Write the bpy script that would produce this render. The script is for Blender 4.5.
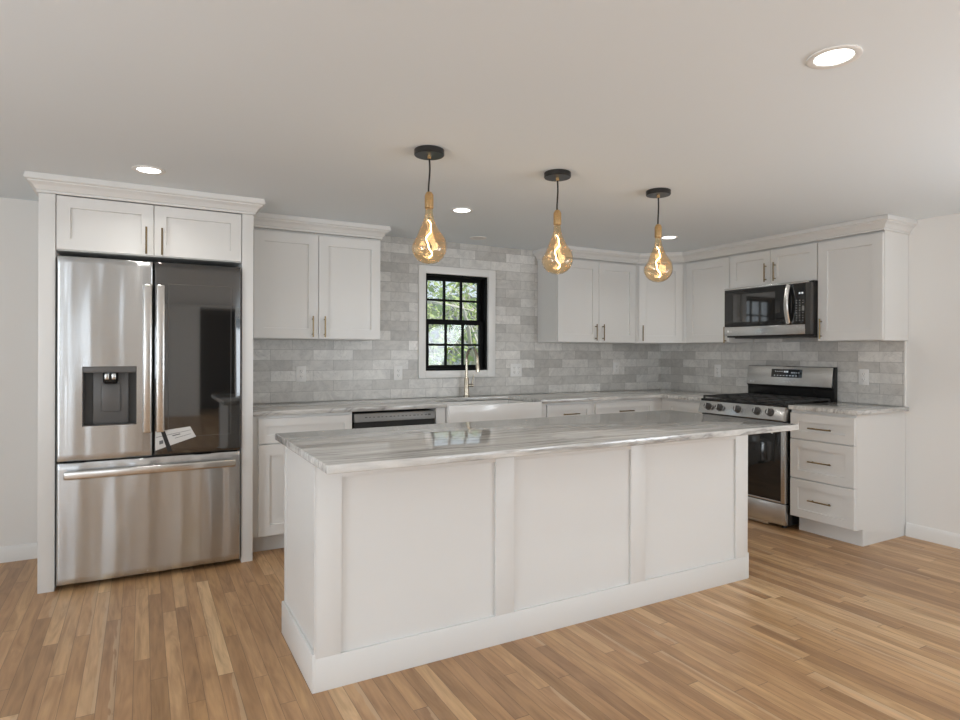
import bpy, bmesh, math, random
from mathutils import Vector, Matrix
random.seed(7)
SC = bpy.context.scene
COL = SC.collection
for _o in list(bpy.data.objects):
    bpy.data.objects.remove(_o)

# ------------------------------------------------------------------ camera
cam_d = bpy.data.cameras.new('camera')
cam = bpy.data.objects.new('camera', cam_d)
COL.objects.link(cam)
SC.camera = cam
YAW, ROLL = math.radians(28.9449), math.radians(0.17)
R0 = Vector((math.cos(YAW), -math.sin(YAW), 0)); FW = Vector((math.sin(YAW), math.cos(YAW), 0)); UP = Vector((0, 0, 1))
RR = R0 * math.cos(ROLL) + UP * math.sin(ROLL)
UU = UP * math.cos(ROLL) - R0 * math.sin(ROLL)
m = Matrix((RR, UU, -FW)).transposed().to_4x4()
m.translation = Vector((-4.7772, -4.7069, 1.2987))
cam.matrix_world = m
cam_d.sensor_width = 36.0
cam_d.lens = 611.2934 / 960 * 36
cam_d.shift_y = -(360 - 352.2945) / 960
cam_d.clip_start = 0.05

# ------------------------------------------------------------------ world, sun, added fill lamps, exposure
W = bpy.data.worlds.new('overcast_sky'); SC.world = W; W.use_nodes = True
wn, wl = W.node_tree.nodes, W.node_tree.links
bg = wn['Background']
tc = wn.new('ShaderNodeTexCoord'); sx = wn.new('ShaderNodeSeparateXYZ'); rp = wn.new('ShaderNodeValToRGB')
wl.new(tc.outputs['Generated'], sx.inputs[0]); wl.new(sx.outputs['Z'], rp.inputs[0]); wl.new(rp.outputs[0], bg.inputs[0])
rp.color_ramp.elements[0].position = 0.0; rp.color_ramp.elements[0].color = (0.80, 0.88, 0.95, 1)
rp.color_ramp.elements[1].position = 0.6; rp.color_ramp.elements[1].color = (0.50, 0.72, 0.95, 1)
bg.inputs[1].default_value = 1.0

sun_d = bpy.data.lights.new('sun', 'SUN'); sun_d.energy = 5.5; sun_d.angle = math.radians(1.0); sun_d.color = (1, .96, .9)
sun = bpy.data.objects.new('sun', sun_d); COL.objects.link(sun)
sun.rotation_euler = Vector((-1, 0.28, -0.75)).to_track_quat('-Z', 'Y').to_euler()

def fill_lamp(name, loc, aim, w, h, power, colour=(.915, .985, 1.06)):  # added area lamps at unseen windows, tilted up to brighten the ceiling
    d = bpy.data.lights.new(name, 'AREA'); d.shape = 'RECTANGLE'; d.size = w; d.size_y = h
    d.energy = power; d.color = colour
    o = bpy.data.objects.new(name, d); COL.objects.link(o); o.location = loc
    o.rotation_euler = Vector(aim).to_track_quat('-Z', 'Z').to_euler()
    return o
REAR_Y = -10.4; LEFT_X = -8.2; CEIL = 2.24
fill_lamp('fill_lamp_rear_right', (-1.2, REAR_Y + .40, 1.1), (0, 1, .7), 1.7, 1.7, 30)
fill_lamp('fill_lamp_rear_left', (-6.8, REAR_Y + .33, 1.3), (0, 1, .7), 1.3, 1.2, 15)
fill_lamp('fill_lamp_left', (LEFT_X + .33, -3.9, 1.25), (1, 0, .8), 1.7, 1.2, 66)
fill_lamp('fill_lamp_left', (LEFT_X + .33, -7.4, 1.25), (1, 0, .8), 1.7, 1.2, 56)
fill_lamp('fill_lamp_right', (-.33, -5.1, 1.25), (-1, 0.1, .9), 1.5, 1.2, 46)
fill_lamp('fill_lamp_right', (-.33, -8.0, 1.25), (-1, 0.1, .9), 1.5, 1.2, 36)
SPOT_POWER = 1.7

SC.view_settings.view_transform = 'Standard'
SC.view_settings.look = 'None'
SC.view_settings.gamma = 1.0
SC.view_settings.use_curve_mapping = False
SC.view_settings.exposure = 0.19
SC.cycles.use_denoising = True
SC.cycles.denoising_prefilter = 'ACCURATE'
SC.cycles.use_adaptive_sampling = False
SC.cycles.use_guiding = True
SC.cycles.max_bounces = 10
SC.cycles.diffuse_bounces = 6
SC.cycles.transparent_max_bounces = 12
SC.cycles.sample_clamp_indirect = 6.0

# ------------------------------------------------------------------ materials
def new_mat(name):
    mt = bpy.data.materials.new(name); mt.use_nodes = True
    return mt, mt.node_tree.nodes, mt.node_tree.links, mt.node_tree.nodes['Principled BSDF']
def paint(name, col, rough=.5, metal=0., bump=0., bscale=200., ior=1.45, coat=0.):
    mt, n, l, b = new_mat(name)
    b.inputs['Base Color'].default_value = (*col, 1); b.inputs['Roughness'].default_value = rough
    b.inputs['Metallic'].default_value = metal; b.inputs['IOR'].default_value = ior
    b.inputs['Coat Weight'].default_value = coat
    g = n.new('ShaderNodeNewGeometry'); t = n.new('ShaderNodeTexNoise'); t.inputs['Scale'].default_value = bscale
    l.new(g.outputs['Position'], t.inputs['Vector'])
    mr = n.new('ShaderNodeMapRange'); mr.inputs['To Min'].default_value = max(rough - .04, 0.0); mr.inputs['To Max'].default_value = rough + .04
    l.new(t.outputs['Fac'], mr.inputs['Value']); l.new(mr.outputs[0], b.inputs['Roughness'])
    if bump:
        bp = n.new('ShaderNodeBump'); bp.inputs['Strength'].default_value = bump; bp.inputs['Distance'].default_value = .002
        l.new(t.outputs['Fac'], bp.inputs['Height']); l.new(bp.outputs[0], b.inputs['Normal'])
    return mt
def mnode(n, l, op, a, b=None, c=None):
    x = n.new('ShaderNodeMath'); x.operation = op
    for i, v in enumerate((a, b, c)):
        if v is None: continue
        if isinstance(v, (int, float)): x.inputs[i].default_value = v
        else: l.new(v, x.inputs[i])
    return x.outputs[0]
def ramp(n, l, fac, stops, interp='LINEAR'):
    r = n.new('ShaderNodeValToRGB'); r.color_ramp.interpolation = interp
    e = r.color_ramp.elements
    while len(e) < len(stops): e.new(.5)
    for i, (p, c) in enumerate(stops):
        e[i].position = p; e[i].color = (*c, 1) if len(c) == 3 else c
    l.new(fac, r.inputs[0]); return r.outputs[0]
def mixc(n, l, fac, a, b, mode='MIX'):
    x = n.new('ShaderNodeMix'); x.data_type = 'RGBA'; x.blend_type = mode
    if isinstance(fac, (int, float)): x.inputs[0].default_value = fac
    else: l.new(fac, x.inputs[0])
    for s, v in ((6, a), (7, b)):
        if isinstance(v, tuple): x.inputs[s].default_value = (*v, 1)
        else: l.new(v, x.inputs[s])
    return x.outputs[2]
def combine(n, l, x, y, z):
    c = n.new('ShaderNodeCombineXYZ')
    for i, v in enumerate((x, y, z)):
        if isinstance(v, (int, float)): c.inputs[i].default_value = v
        else: l.new(v, c.inputs[i])
    return c.outputs[0]
def noise(n, l, vec, scale, detail=3., rough=.5, dist=0.):
    t = n.new('ShaderNodeTexNoise'); t.inputs['Scale'].default_value = scale; t.inputs['Detail'].default_value = detail
    t.inputs['Roughness'].default_value = rough; t.inputs['Distortion'].default_value = dist
    l.new(vec, t.inputs['Vector']); return t.outputs['Fac']
def white(n, l, vec):
    t = n.new('ShaderNodeTexWhiteNoise'); t.noise_dimensions = '3D'; l.new(vec, t.inputs['Vector']); return t.outputs['Value']
def position(n, l):
    g = n.new('ShaderNodeNewGeometry'); s = n.new('ShaderNodeSeparateXYZ'); l.new(g.outputs['Position'], s.inputs[0]); return g.outputs['Position'], s.outputs

def oak_floor():
    mt, n, l, b = new_mat('oak_strip_floor')
    P, (x, y, z) = position(n, l)
    bw = .0593
    r = mnode(n, l, 'DIVIDE', x, bw); row = mnode(n, l, 'FLOOR', r); fr = mnode(n, l, 'FRACT', r)
    rr = white(n, l, combine(n, l, row, 3.1, 0.))
    rl = mnode(n, l, 'ADD', mnode(n, l, 'MULTIPLY', white(n, l, combine(n, l, row, 9.7, 2.)), .5), .65)
    q = mnode(n, l, 'ADD', mnode(n, l, 'MULTIPLY', y, rl), mnode(n, l, 'MULTIPLY', rr, 13.)); cell = mnode(n, l, 'FLOOR', q); fc = mnode(n, l, 'FRACT', q)
    rnd = white(n, l, combine(n, l, row, cell, 5.5))
    rnd2 = white(n, l, combine(n, l, row, cell, 8.5))
    base = ramp(n, l, rnd, [(0, (.325, .183, .085)), (.3, (.43, .248, .117)), (.65, (.51, .305, .148)), (.88, (.585, .37, .19)), (1, (.69, .475, .27))])
    base = mixc(n, l, mnode(n, l, 'MULTIPLY', rnd2, .3), base, (.47, .272, .16))
    gv = combine(n, l, mnode(n, l, 'MULTIPLY', x, 1.), mnode(n, l, 'MULTIPLY', y, .06), mnode(n, l, 'MULTIPLY', rnd, 40.))
    g1 = noise(n, l, gv, 55., 5., .6, .6)
    gv2 = combine(n, l, x, mnode(n, l, 'MULTIPLY', y, .12), mnode(n, l, 'MULTIPLY', rnd2, 30.))
    g2 = noise(n, l, gv2, 16., 2., .5, 2.2)
    gr = ramp(n, l, g1, [(.30, (.82, .79, .76)), (.52, (1., 1., 1.)), (.75, (1.08, 1.07, 1.06))])
    c = mixc(n, l, 1., base, gr, 'MULTIPLY')
    gr2 = ramp(n, l, g2, [(.30, (.82, .79, .76)), (.5, (1, 1, 1)), (.68, (1.13, 1.14, 1.12))])
    c = mixc(n, l, 1., c, gr2, 'MULTIPLY')
    # pale sapwood edge on a few boards
    sap = mnode(n, l, 'MULTIPLY', mnode(n, l, 'GREATER_THAN', rnd2, .80), mnode(n, l, 'GREATER_THAN', mnode(n, l, 'ADD', fr, mnode(n, l, 'MULTIPLY', mnode(n, l, 'SUBTRACT', g2, .5), .9)), .74))
    c = mixc(n, l, mnode(n, l, 'MULTIPLY', sap, .55), c, (.56, .40, .25))
    # knots and specks
    v = n.new('ShaderNodeTexVoronoi'); v.inputs['Scale'].default_value = 2.3; l.new(P, v.inputs['Vector'])
    kn = mnode(n, l, 'LESS_THAN', v.outputs['Distance'], .012)
    c = mixc(n, l, mnode(n, l, 'MULTIPLY', kn, .75), c, (.05, .03, .02))
    e1 = mnode(n, l, 'GREATER_THAN', mnode(n, l, 'ABSOLUTE', mnode(n, l, 'SUBTRACT', fr, .5)), .484)
    e2 = mnode(n, l, 'GREATER_THAN', mnode(n, l, 'ABSOLUTE', mnode(n, l, 'SUBTRACT', fc, .5)), .4987)
    e = mnode(n, l, 'MAXIMUM', e1, e2)
    c = mixc(n, l, mnode(n, l, 'MULTIPLY', e, .6), c, (.06, .035, .02))
    l.new(c, b.inputs['Base Color'])
    b.inputs['Roughness'].default_value = .38
    bp = n.new('ShaderNodeBump'); bp.inputs['Strength'].default_value = .12; bp.inputs['Distance'].default_value = .001
    l.new(mnode(n, l, 'SUBTRACT', g1, e), bp.inputs['Height']); l.new(bp.outputs[0], b.inputs['Normal'])
    return mt

def marble_tile(axis):
    mt, n, l, b = new_mat('grey_marble_subway_tile_' + ('back' if axis == 'x' else 'side'))
    P, (x, y, z) = position(n, l)
    u = x if axis == 'x' else y
    th, tw = .0793, .3125
    r = mnode(n, l, 'DIVIDE', mnode(n, l, 'SUBTRACT', z, .918), th); row = mnode(n, l, 'FLOOR', r); fr = mnode(n, l, 'FRACT', r)
    off = mnode(n, l, 'MULTIPLY', mnode(n, l, 'MODULO', mnode(n, l, 'ADD', row, 20.), 2.), .5)
    q = mnode(n, l, 'ADD', mnode(n, l, 'DIVIDE', mnode(n, l, 'ADD', u, 3.634 if axis == 'x' else 2.311 + .03), tw), off); cell = mnode(n, l, 'FLOOR', q); fc = mnode(n, l, 'FRACT', q)
    rnd = white(n, l, combine(n, l, row, cell, 1.5)); rnd2 = white(n, l, combine(n, l, row, cell, 4.5))
    c = ramp(n, l, rnd, [(0, (.47, .455, .428)), (.35, (.575, .56, .53)), (.75, (.655, .64, .608)), (1, (.74, .724, .692))])
    vec = combine(n, l, mnode(n, l, 'ADD', x, mnode(n, l, 'MULTIPLY', rnd, 17.)), mnode(n, l, 'ADD', y, mnode(n, l, 'MULTIPLY', rnd2, 11.)), mnode(n, l, 'ADD', z, mnode(n, l, 'MULTIPLY', rnd2, 23.)))
    n1 = noise(n, l, vec, 9., 7., .62, 1.6)
    c = mixc(n, l, 1., c, ramp(n, l, n1, [(.3, (.84, .84, .85)), (.5, (1, 1, 1)), (.7, (1.12, 1.12, 1.12))]), 'MULTIPLY')
    n2 = noise(n, l, vec, 5., 4., .6, 3.)
    vein = mnode(n, l, 'LESS_THAN', mnode(n, l, 'ABSOLUTE', mnode(n, l, 'SUBTRACT', n2, .5)), .007)
    c = mixc(n, l, mnode(n, l, 'MULTIPLY', vein, .28), c, (.25, .245, .235))
    e1 = mnode(n, l, 'GREATER_THAN', mnode(n, l, 'ABSOLUTE', mnode(n, l, 'SUBTRACT', fr, .5)), .482)
    e2 = mnode(n, l, 'GREATER_THAN', mnode(n, l, 'ABSOLUTE', mnode(n, l, 'SUBTRACT', fc, .5)), .4953)
    e = mnode(n, l, 'MAXIMUM', e1, e2)
    c = mixc(n, l, mnode(n, l, 'MULTIPLY', e, .7), c, (.27, .262, .25))
    l.new(c, b.inputs['Base Color']); b.inputs['Roughness'].default_value = .33
    bp = n.new('ShaderNodeBump'); bp.inputs['Strength'].default_value = .35; bp.inputs['Distance'].default_value = .002
    l.new(mnode(n, l, 'SUBTRACT', 1., e), bp.inputs['Height']); l.new(bp.outputs[0], b.inputs['Normal'])
    return mt

def quartzite():
    mt, n, l, b = new_mat('veined_grey_quartzite')
    P, (x, y, z) = position(n, l)
    wob = mnode(n, l, 'MULTIPLY', mnode(n, l, 'SUBTRACT', noise(n, l, P, 1.3, 2.), .5), .12)
    yy = mnode(n, l, 'ADD', y, wob)
    v1 = combine(n, l, mnode(n, l, 'MULTIPLY', x, .05), yy, mnode(n, l, 'MULTIPLY', z, .5))
    a = noise(n, l, v1, 30., 8., .70, .4)
    c = ramp(n, l, a, [(.27, (.20, .190, .175)), (.40, (.40, .388, .365)), (.52, (.57, .558, .53)), (.68, (.74, .728, .70))])
    v2 = combine(n, l, mnode(n, l, 'MULTIPLY', x, .14), yy, mnode(n, l, 'MULTIPLY', z, .4))
    d = noise(n, l, v2, 6., 5., .6, 1.2)
    crack = ramp(n, l, mnode(n, l, 'ABSOLUTE', mnode(n, l, 'SUBTRACT', d, .5)), [(0, (1, 1, 1)), (.010, (.5, .5, .5)), (.028, (0, 0, 0))])
    c = mixc(n, l, mnode(n, l, 'MULTIPLY', crack, .55), c, (.115, .105, .095))
    w = noise(n, l, v1, 4., 3.)
    c = mixc(n, l, ramp(n, l, w, [(.50, (0, 0, 0)), (.72, (.5, .5, .5))]), c, (.76, .75, .725))
    l.new(c, b.inputs['Base Color']); b.inputs['Roughness'].default_value = .06; b.inputs['IOR'].default_value = 1.62
    return mt

def steel(name, col=(.60, .59, .565), rough=.26, wave=0., rot=.25, aniso=.6):
    mt, n, l, b = new_mat(name)
    P, (x, y, z) = position(n, l)
    b.inputs['Base Color'].default_value = (*col, 1); b.inputs['Metallic'].default_value = 1.; b.inputs['Roughness'].default_value = rough
    fine = noise(n, l, combine(n, l, mnode(n, l, 'MULTIPLY', x, .02), mnode(n, l, 'MULTIPLY', y, .02), z), 260., 2.)
    mr = n.new('ShaderNodeMapRange'); mr.inputs['To Min'].default_value = rough - .02; mr.inputs['To Max'].default_value = rough + .02
    l.new(fine, mr.inputs['Value']); l.new(mr.outputs[0], b.inputs['Roughness'])
    b.inputs['Anisotropic'].default_value = aniso; b.inputs['Anisotropic Rotation'].default_value = rot
    t = n.new('ShaderNodeTangent'); t.direction_type = 'RADIAL'; t.axis = 'Z'; l.new(t.outputs[0], b.inputs['Tangent'])
    if wave:
        wv = noise(n, l, combine(n, l, x, mnode(n, l, 'MULTIPLY', y, 1.), mnode(n, l, 'MULTIPLY', z, .13)), 7., .6, .4, 1.0)
        bp = n.new('ShaderNodeBump'); bp.inputs['Strength'].default_value = wave; bp.inputs['Distance'].default_value = .02
        l.new(wv, bp.inputs['Height']); l.new(bp.outputs[0], b.inputs['Normal'])
    return mt

def thin_glass(name, tint=(.97, .98, .98), refl=1.0, haze=0., haze_col=(1, .7, .3)):
    mt, n, l, b = new_mat(name); n.remove(b)
    out = n['Material Output']; tr = n.new('ShaderNodeBsdfTransparent'); tr.inputs[0].default_value = (*tint, 1)
    gl = n.new('ShaderNodeBsdfGlossy'); gl.inputs['Roughness'].default_value = .02
    fr = n.new('ShaderNodeFresnel'); ge = n.new('ShaderNodeNewGeometry'); l.new(mnode(n, l, 'SUBTRACT', 1.5, mnode(n, l, 'MULTIPLY', ge.outputs['Backfacing'], 1.5 - 1 / 1.5)), fr.inputs[0])
    mx = n.new('ShaderNodeMixShader'); l.new(mnode(n, l, 'MULTIPLY', fr.outputs[0], refl), mx.inputs[0])
    src = tr.outputs[0]
    if haze:
        tl = n.new('ShaderNodeBsdfTranslucent'); tl.inputs[0].default_value = (*haze_col, 1)
        m2 = n.new('ShaderNodeMixShader'); m2.inputs[0].default_value = haze; l.new(src, m2.inputs[1]); l.new(tl.outputs[0], m2.inputs[2]); src = m2.outputs[0]
    l.new(src, mx.inputs[1]); l.new(gl.outputs[0], mx.inputs[2]); l.new(mx.outputs[0], out.inputs[0])
    return mt
def glow(name, col, s):
    mt, n, l, b = new_mat(name)
    b.inputs['Base Color'].default_value = (*col, 1); b.inputs['Emission Color'].default_value = (*col, 1); b.inputs['Emission Strength'].default_value = s
    mt.cycles.emission_sampling = 'NONE'
    return mt

M = dict(
    floor=oak_floor(), tile_b=marble_tile('x'), tile_s=marble_tile('y'), stone=quartzite(),
    wall=paint('warm_white_wall_paint', (.80, .787, .76), .75, bump=.05, bscale=350),
    ceiling=paint('flat_white_ceiling_paint', (.785, .835, .865), .9, bump=.05, bscale=250),
    cab=paint('white_cabinet_lacquer', (.72, .712, .69), .34),
    trimw=paint('white_trim_gloss', (.80, .79, .765), .35),
    toe=paint('white_toe_board', (.66, .65, .625), .5),
    steel=steel('brushed_stainless', (.68, .683, .675), .24), steel_f=steel('wavy_brushed_stainless', (.61, .63, .642), .25, aniso=.9),
    steel_b=steel('bright_handle_steel', (.72, .71, .69), .22), panel_grey=paint('grey_metal_panel', (.27, .268, .26), .45, .6), dsteel=steel('dark_stainless', (.36, .355, .34), .3),
    brass=paint('aged_brass', (.20, .145, .075), .36, 1.), brass_l=paint('satin_brass', (.74, .49, .24), .28, 1.),
    nickel=paint('brushed_champagne_nickel', (.56, .50, .40), .22, 1.),
    black=paint('black_enamel', (.012, .012, .012), .25), blackm=paint('matt_black', (.016, .015, .014), .5),
    satin_black=paint('satin_black', (.02, .019, .018), .3), iron=paint('cast_iron', (.04, .039, .038), .55, bump=.2, bscale=400), gray=paint('charcoal_plastic', (.06, .058, .055), .4),
    gray2=paint('dark_grey_plastic', (.115, .11, .105), .35), gasket=paint('dark_rubber', (.02, .02, .02), .7),
    bglass=paint('black_appliance_glass', (.012, .012, .012), .03, ior=1.65), bglass2=paint('tinted_window_glass', (.03, .029, .027), .04, ior=2.0),
    fridge_glass=paint('mirror_dark_glass', (.014, .0135, .013), .03, ior=2.15),
    winblack=paint('black_window_frame', (.006, .006, .006), .55, ior=1.2),
    ceramic=paint('white_fireclay', (.80, .79, .77), .12), plate=paint('white_outlet_plastic', (.80, .79, .77), .35),
    paper=paint('printed_paper', (.66, .65, .63), .6), ink=paint('grey_ink', (.16, .16, .16), .6),
    white_mark=paint('pale_printed_mark', (.75, .75, .75), .4), grey_mark=paint('grey_printed_mark', (.35, .35, .34), .4),
    glass=thin_glass('window_pane_glass'), amber=thin_glass('amber_bulb_glass', (.975, .875, .68), 2.0, .045, (1., .50, .14)),
    filament=glow('glowing_filament', (1., .72, .40), 14.0), lens=glow('lit_lens', (1., .98, .95), 4.5),
    display=glow('display_digits', (.8, .85, .9), .3), offlens=paint('unlit_white_lens', (.70, .69, .67), .5),
    bark=paint('tree_bark', (.66, .60, .52), .9, bump=.4, bscale=30), leaf=paint('spring_leaves', (.27, .34, .09), .6), leaf2=paint('dark_leaves', (.07, .12, .035), .6),
    grass=paint('lawn', (.07, .10, .035), .95), siding=paint('white_siding', (.72, .72, .70), .7), shingle=paint('grey_shingles', (.17, .165, .16), .9),
    dark_hall=paint('hall_shade_tone', (.10, .097, .09), .8),  # hall darkness put into the colour for the refrigerator reflection
)

# ------------------------------------------------------------------ mesh helpers
class Fr:
    """a front: u to the right seen from in front, n outwards, z up"""
    def __init__(s, O, U, N): s.O, s.U, s.N = Vector(O), Vector(U).normalized(), Vector(N).normalized()
    def p(s, u, n, z): return s.O + s.U * u + s.N * n + Vector((0, 0, z))
FB = Fr((0, 0, 0), (1, 0, 0), (0, -1, 0))      # back-wall run: u = x, n = -y
FR = Fr((0, 0, 0), (0, -1, 0), (-1, 0, 0))     # right-wall run: u = -y, n = -x

class MB:
    def __init__(s): s.bm = bmesh.new()
    def merge(s, b2):
        me = bpy.data.meshes.new('t'); b2.to_mesh(me); b2.free(); s.bm.from_mesh(me); bpy.data.meshes.remove(me)
    def hexa(s, P, bevel=0., seg=2):
        b = bmesh.new(); v = [b.verts.new(p) for p in P]
        for f in ((0, 1, 2, 3), (7, 6, 5, 4), (0, 4, 5, 1), (1, 5, 6, 2), (2, 6, 7, 3), (3, 7, 4, 0)): b.faces.new([v[i] for i in f])
        bmesh.ops.recalc_face_normals(b, faces=b.faces)
        if bevel: bmesh.ops.bevel(b, geom=list(b.edges), offset=bevel, segments=seg, profile=.5, affect='EDGES')
        s.merge(b); return s
    def box(s, x0, x1, y0, y1, z0, z1, bevel=0., seg=2):
        return s.hexa([(x0, y0, z0), (x1, y0, z0), (x1, y1, z0), (x0, y1, z0), (x0, y0, z1), (x1, y0, z1), (x1, y1, z1), (x0, y1, z1)], bevel, seg)
    def fbox(s, F, u0, u1, n0, n1, z0, z1, bevel=0., seg=2):
        return s.hexa([F.p(u0, n0, z0), F.p(u1, n0, z0), F.p(u1, n1, z0), F.p(u0, n1, z0), F.p(u0, n0, z1), F.p(u1, n0, z1), F.p(u1, n1, z1), F.p(u0, n1, z1)], bevel, seg)
    def prism(s, pts, off, bevel=0.):
        """polygon (3D points) swept by the vector off"""
        b = bmesh.new(); A = [b.verts.new(p) for p in pts]; B = [b.verts.new(Vector(p) + Vector(off)) for p in pts]; k = len(pts)
        b.faces.new(A); b.faces.new(B[::-1])
        for i in range(k): b.faces.new([A[i], B[i], B[(i + 1) % k], A[(i + 1) % k]])
        bmesh.ops.recalc_face_normals(b, faces=b.faces)
        if bevel: bmesh.ops.bevel(b, geom=list(b.edges), offset=bevel, segments=2, profile=.5, affect='EDGES')
        s.merge(b); return s
    def tube(s, pts, r, seg=12, caps=True):
        b = bmesh.new(); P = [Vector(p) for p in pts]; k = len(P); rings = []
        rs = r if isinstance(r, (list, tuple)) else [r] * k
        t0 = (P[1] - P[0]).normalized(); a = t0.orthogonal().normalized()
        for i in range(k):
            t = (P[min(i + 1, k - 1)] - P[max(i - 1, 0)]).normalized()
            a = (a - t * a.dot(t)).normalized(); c = t.cross(a)
            rings.append([b.verts.new(P[i] + (a * math.cos(2 * math.pi * j / seg) + c * math.sin(2 * math.pi * j / seg)) * rs[i]) for j in range(seg)])
        for i in range(k - 1):
            for j in range(seg): b.faces.new([rings[i][j], rings[i][(j + 1) % seg], rings[i + 1][(j + 1) % seg], rings[i + 1][j]])
        if caps: b.faces.new(rings[0][::-1]); b.faces.new(rings[-1])
        bmesh.ops.recalc_face_normals(b, faces=b.faces); s.merge(b); return s
    def lathe(s, prof, c=(0, 0, 0), ax=(0, 0, 1), seg=32, fn=None, close=True):
        """prof: (radius, height) pairs about the axis ax through c"""
        b = bmesh.new(); ax = Vector(ax).normalized(); a = ax.orthogonal().normalized(); d = ax.cross(a); c = Vector(c); rings = []
        for (r, h) in prof:
            if r < 1e-6: rings.append([b.verts.new(c + ax * h)]); continue
            ring = []
            for j in range(seg):
                th = 2 * math.pi * j / seg; q = fn(th, h, r) if fn else r
                ring.append(b.verts.new(c + ax * h + (a * math.cos(th) + d * math.sin(th)) * q))
            rings.append(ring)
        for A, B in zip(rings, rings[1:]):
            for j in range(seg):
                k = (j + 1) % seg
                if len(A) == 1 and len(B) == 1: continue
                if len(A) == 1: b.faces.new([A[0], B[j], B[k]])
                elif len(B) == 1: b.faces.new([A[j], A[k], B[0]])
                else: b.faces.new([A[j], A[k], B[k], B[j]])
        if close:
            if len(rings[0]) > 1: b.faces.new(rings[0][::-1])
            if len(rings[-1]) > 1: b.faces.new(rings[-1])
        bmesh.ops.recalc_face_normals(b, faces=b.faces); s.merge(b); return s
    def shaker(s, F, u0, u1, z0, z1, n0, n1, fw=.065, rec=.012, ch=.002):
        """framed door or drawer front with a recessed centre panel"""
        b = bmesh.new()
        def rect(d, n): return [b.verts.new(F.p(u, n, z)) for u, z in ((u0 + d, z0 + d), (u1 - d, z0 + d), (u1 - d, z1 - d), (u0 + d, z1 - d))]
        R = [rect(0, n0), rect(0, n1 - ch), rect(ch, n1), rect(fw, n1), rect(fw + .0015, n1 - rec)]
        b.faces.new(R[0]); b.faces.new(R[-1])
        for A, B in zip(R, R[1:]):
            for j in range(4): b.faces.new([A[j], A[(j + 1) % 4], B[(j + 1) % 4], B[j]])
        bmesh.ops.recalc_face_normals(b, faces=b.faces); s.merge(b); return s
    def text(s, F, body, u, n, z, size, depth=.0006):
        cu = bpy.data.curves.new('t', 'FONT'); cu.body = body; cu.size = size; cu.extrude = depth / 2; cu.resolution_u = 3
        o = bpy.data.objects.new('t', cu); COL.objects.link(o)
        dg = bpy.context.evaluated_depsgraph_get(); me = bpy.data.meshes.new_from_object(o.evaluated_get(dg))
        b = bmesh.new(); b.from_mesh(me)
        for v in b.verts: v.co = F.p(u + v.co.x, n + v.co.z, z + v.co.y)
        bpy.data.objects.remove(o); bpy.data.curves.remove(cu); bpy.data.meshes.remove(me)
        s.merge(b); return s
    def build(s, name, mat, parent=None, smooth=35.):
        me = bpy.data.meshes.new(name); bm = s.bm
        if parent is not None:
            org = parent['_o'] if '_o' in parent else (0, 0, 0); org = Vector(org)
        else:
            xs = [v.co for v in bm.verts]
            lo = Vector([min(c[i] for c in xs) for i in range(3)]); hi = Vector([max(c[i] for c in xs) for i in range(3)])
            org = Vector(((lo.x + hi.x) / 2, (lo.y + hi.y) / 2, lo.z))
        for v in bm.verts: v.co -= org
        bm.to_mesh(me); bm.free(); me.materials.append(mat)
        for p in me.polygons: p.use_smooth = True
        me.set_sharp_from_angle(angle=math.radians(smooth))
        o = bpy.data.objects.new(name, me); COL.objects.link(o)
        if parent is not None: o.parent = parent; o['_o'] = tuple(org)
        else: o.location = org; o['_o'] = tuple(org)
        return o
def tag(o, label, cat, group=None):
    o['label'] = label; o['category'] = cat
    if group: o['group'] = group
    return o
def thing(name, loc, label, cat, group=None):
    o = bpy.data.objects.new(name, None); o.empty_display_size = .05; COL.objects.link(o); o.location = loc; o['_o'] = tuple(loc)
    return tag(o, label, cat, group)
def struct(o): o['kind'] = 'structure'; return o
def copy_tree(o, parent=None):
    c = o.copy(); COL.objects.link(c)
    if parent is not None: c.parent = parent
    for ch in list(o.children): copy_tree(ch, c)
    return c

# ------------------------------------------------------------------ room shell
struct(MB().box(LEFT_X - .1, .1, REAR_Y - 1.7, .1, -.06, 0).build('floor', M['floor']))
struct(MB().box(LEFT_X - .1, .1, REAR_Y - 1.7, .1, CEIL, CEIL + .06).build('ceiling', M['ceiling']))
WX0, WX1, WZ0, WZ1 = -2.707, -2.106, 1.142, 1.96
wb = MB()
wb.box(LEFT_X, WX0, 0, .14, 0, CEIL); wb.box(WX1, 0, 0, .14, 0, CEIL); wb.box(WX0, WX1, 0, .14, 0, WZ0); wb.box(WX0, WX1, 0, .14, WZ1, CEIL)
struct(wb.build('wall_back', M['wall']))
def side_wall(x0_, x1_, wins):
    w_ = MB(); cur = REAR_Y - .12
    for (a, b, c_, d_) in wins:
        w_.box(x0_, x1_, cur, a, 0, CEIL); w_.box(x0_, x1_, a, b, 0, c_); w_.box(x0_, x1_, a, b, d_, CEIL); cur = b
    w_.box(x0_, x1_, cur, .14, 0, CEIL); return w_
LWS = [(-8.3, -6.5, .6, 1.95), (-4.8, -3.0, .6, 1.95)]
RWS = [(-8.8, -7.2, .6, 1.95), (-5.9, -4.3, .6, 1.95)]
lw = side_wall(LEFT_X - .12, LEFT_X, LWS)
struct(lw.build('wall_left', M['wall']))
struct(side_wall(0, .12, RWS).build('wall_right', M['wall']))
rw = MB(); y0, y1 = REAR_Y - .12, REAR_Y
def wall_holes(mb, x0, x1, holes):
    cur = x0
    for (a, b, c, d) in holes:
        mb.box(cur, a, y0, y1, 0, CEIL)
        if c > 0: mb.box(a, b, y0, y1, 0, c)
        mb.box(a, b, y0, y1, d, CEIL); cur = b
    mb.box(cur, x1, y0, y1, 0, CEIL)
RH = [(-7.5, -6.1, .65, 1.95), (-3.75, -2.45, 0, 2.19), (-2.1, -.3, .12, 2.06)]
wall_holes(rw, LEFT_X, 0, RH)
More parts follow.
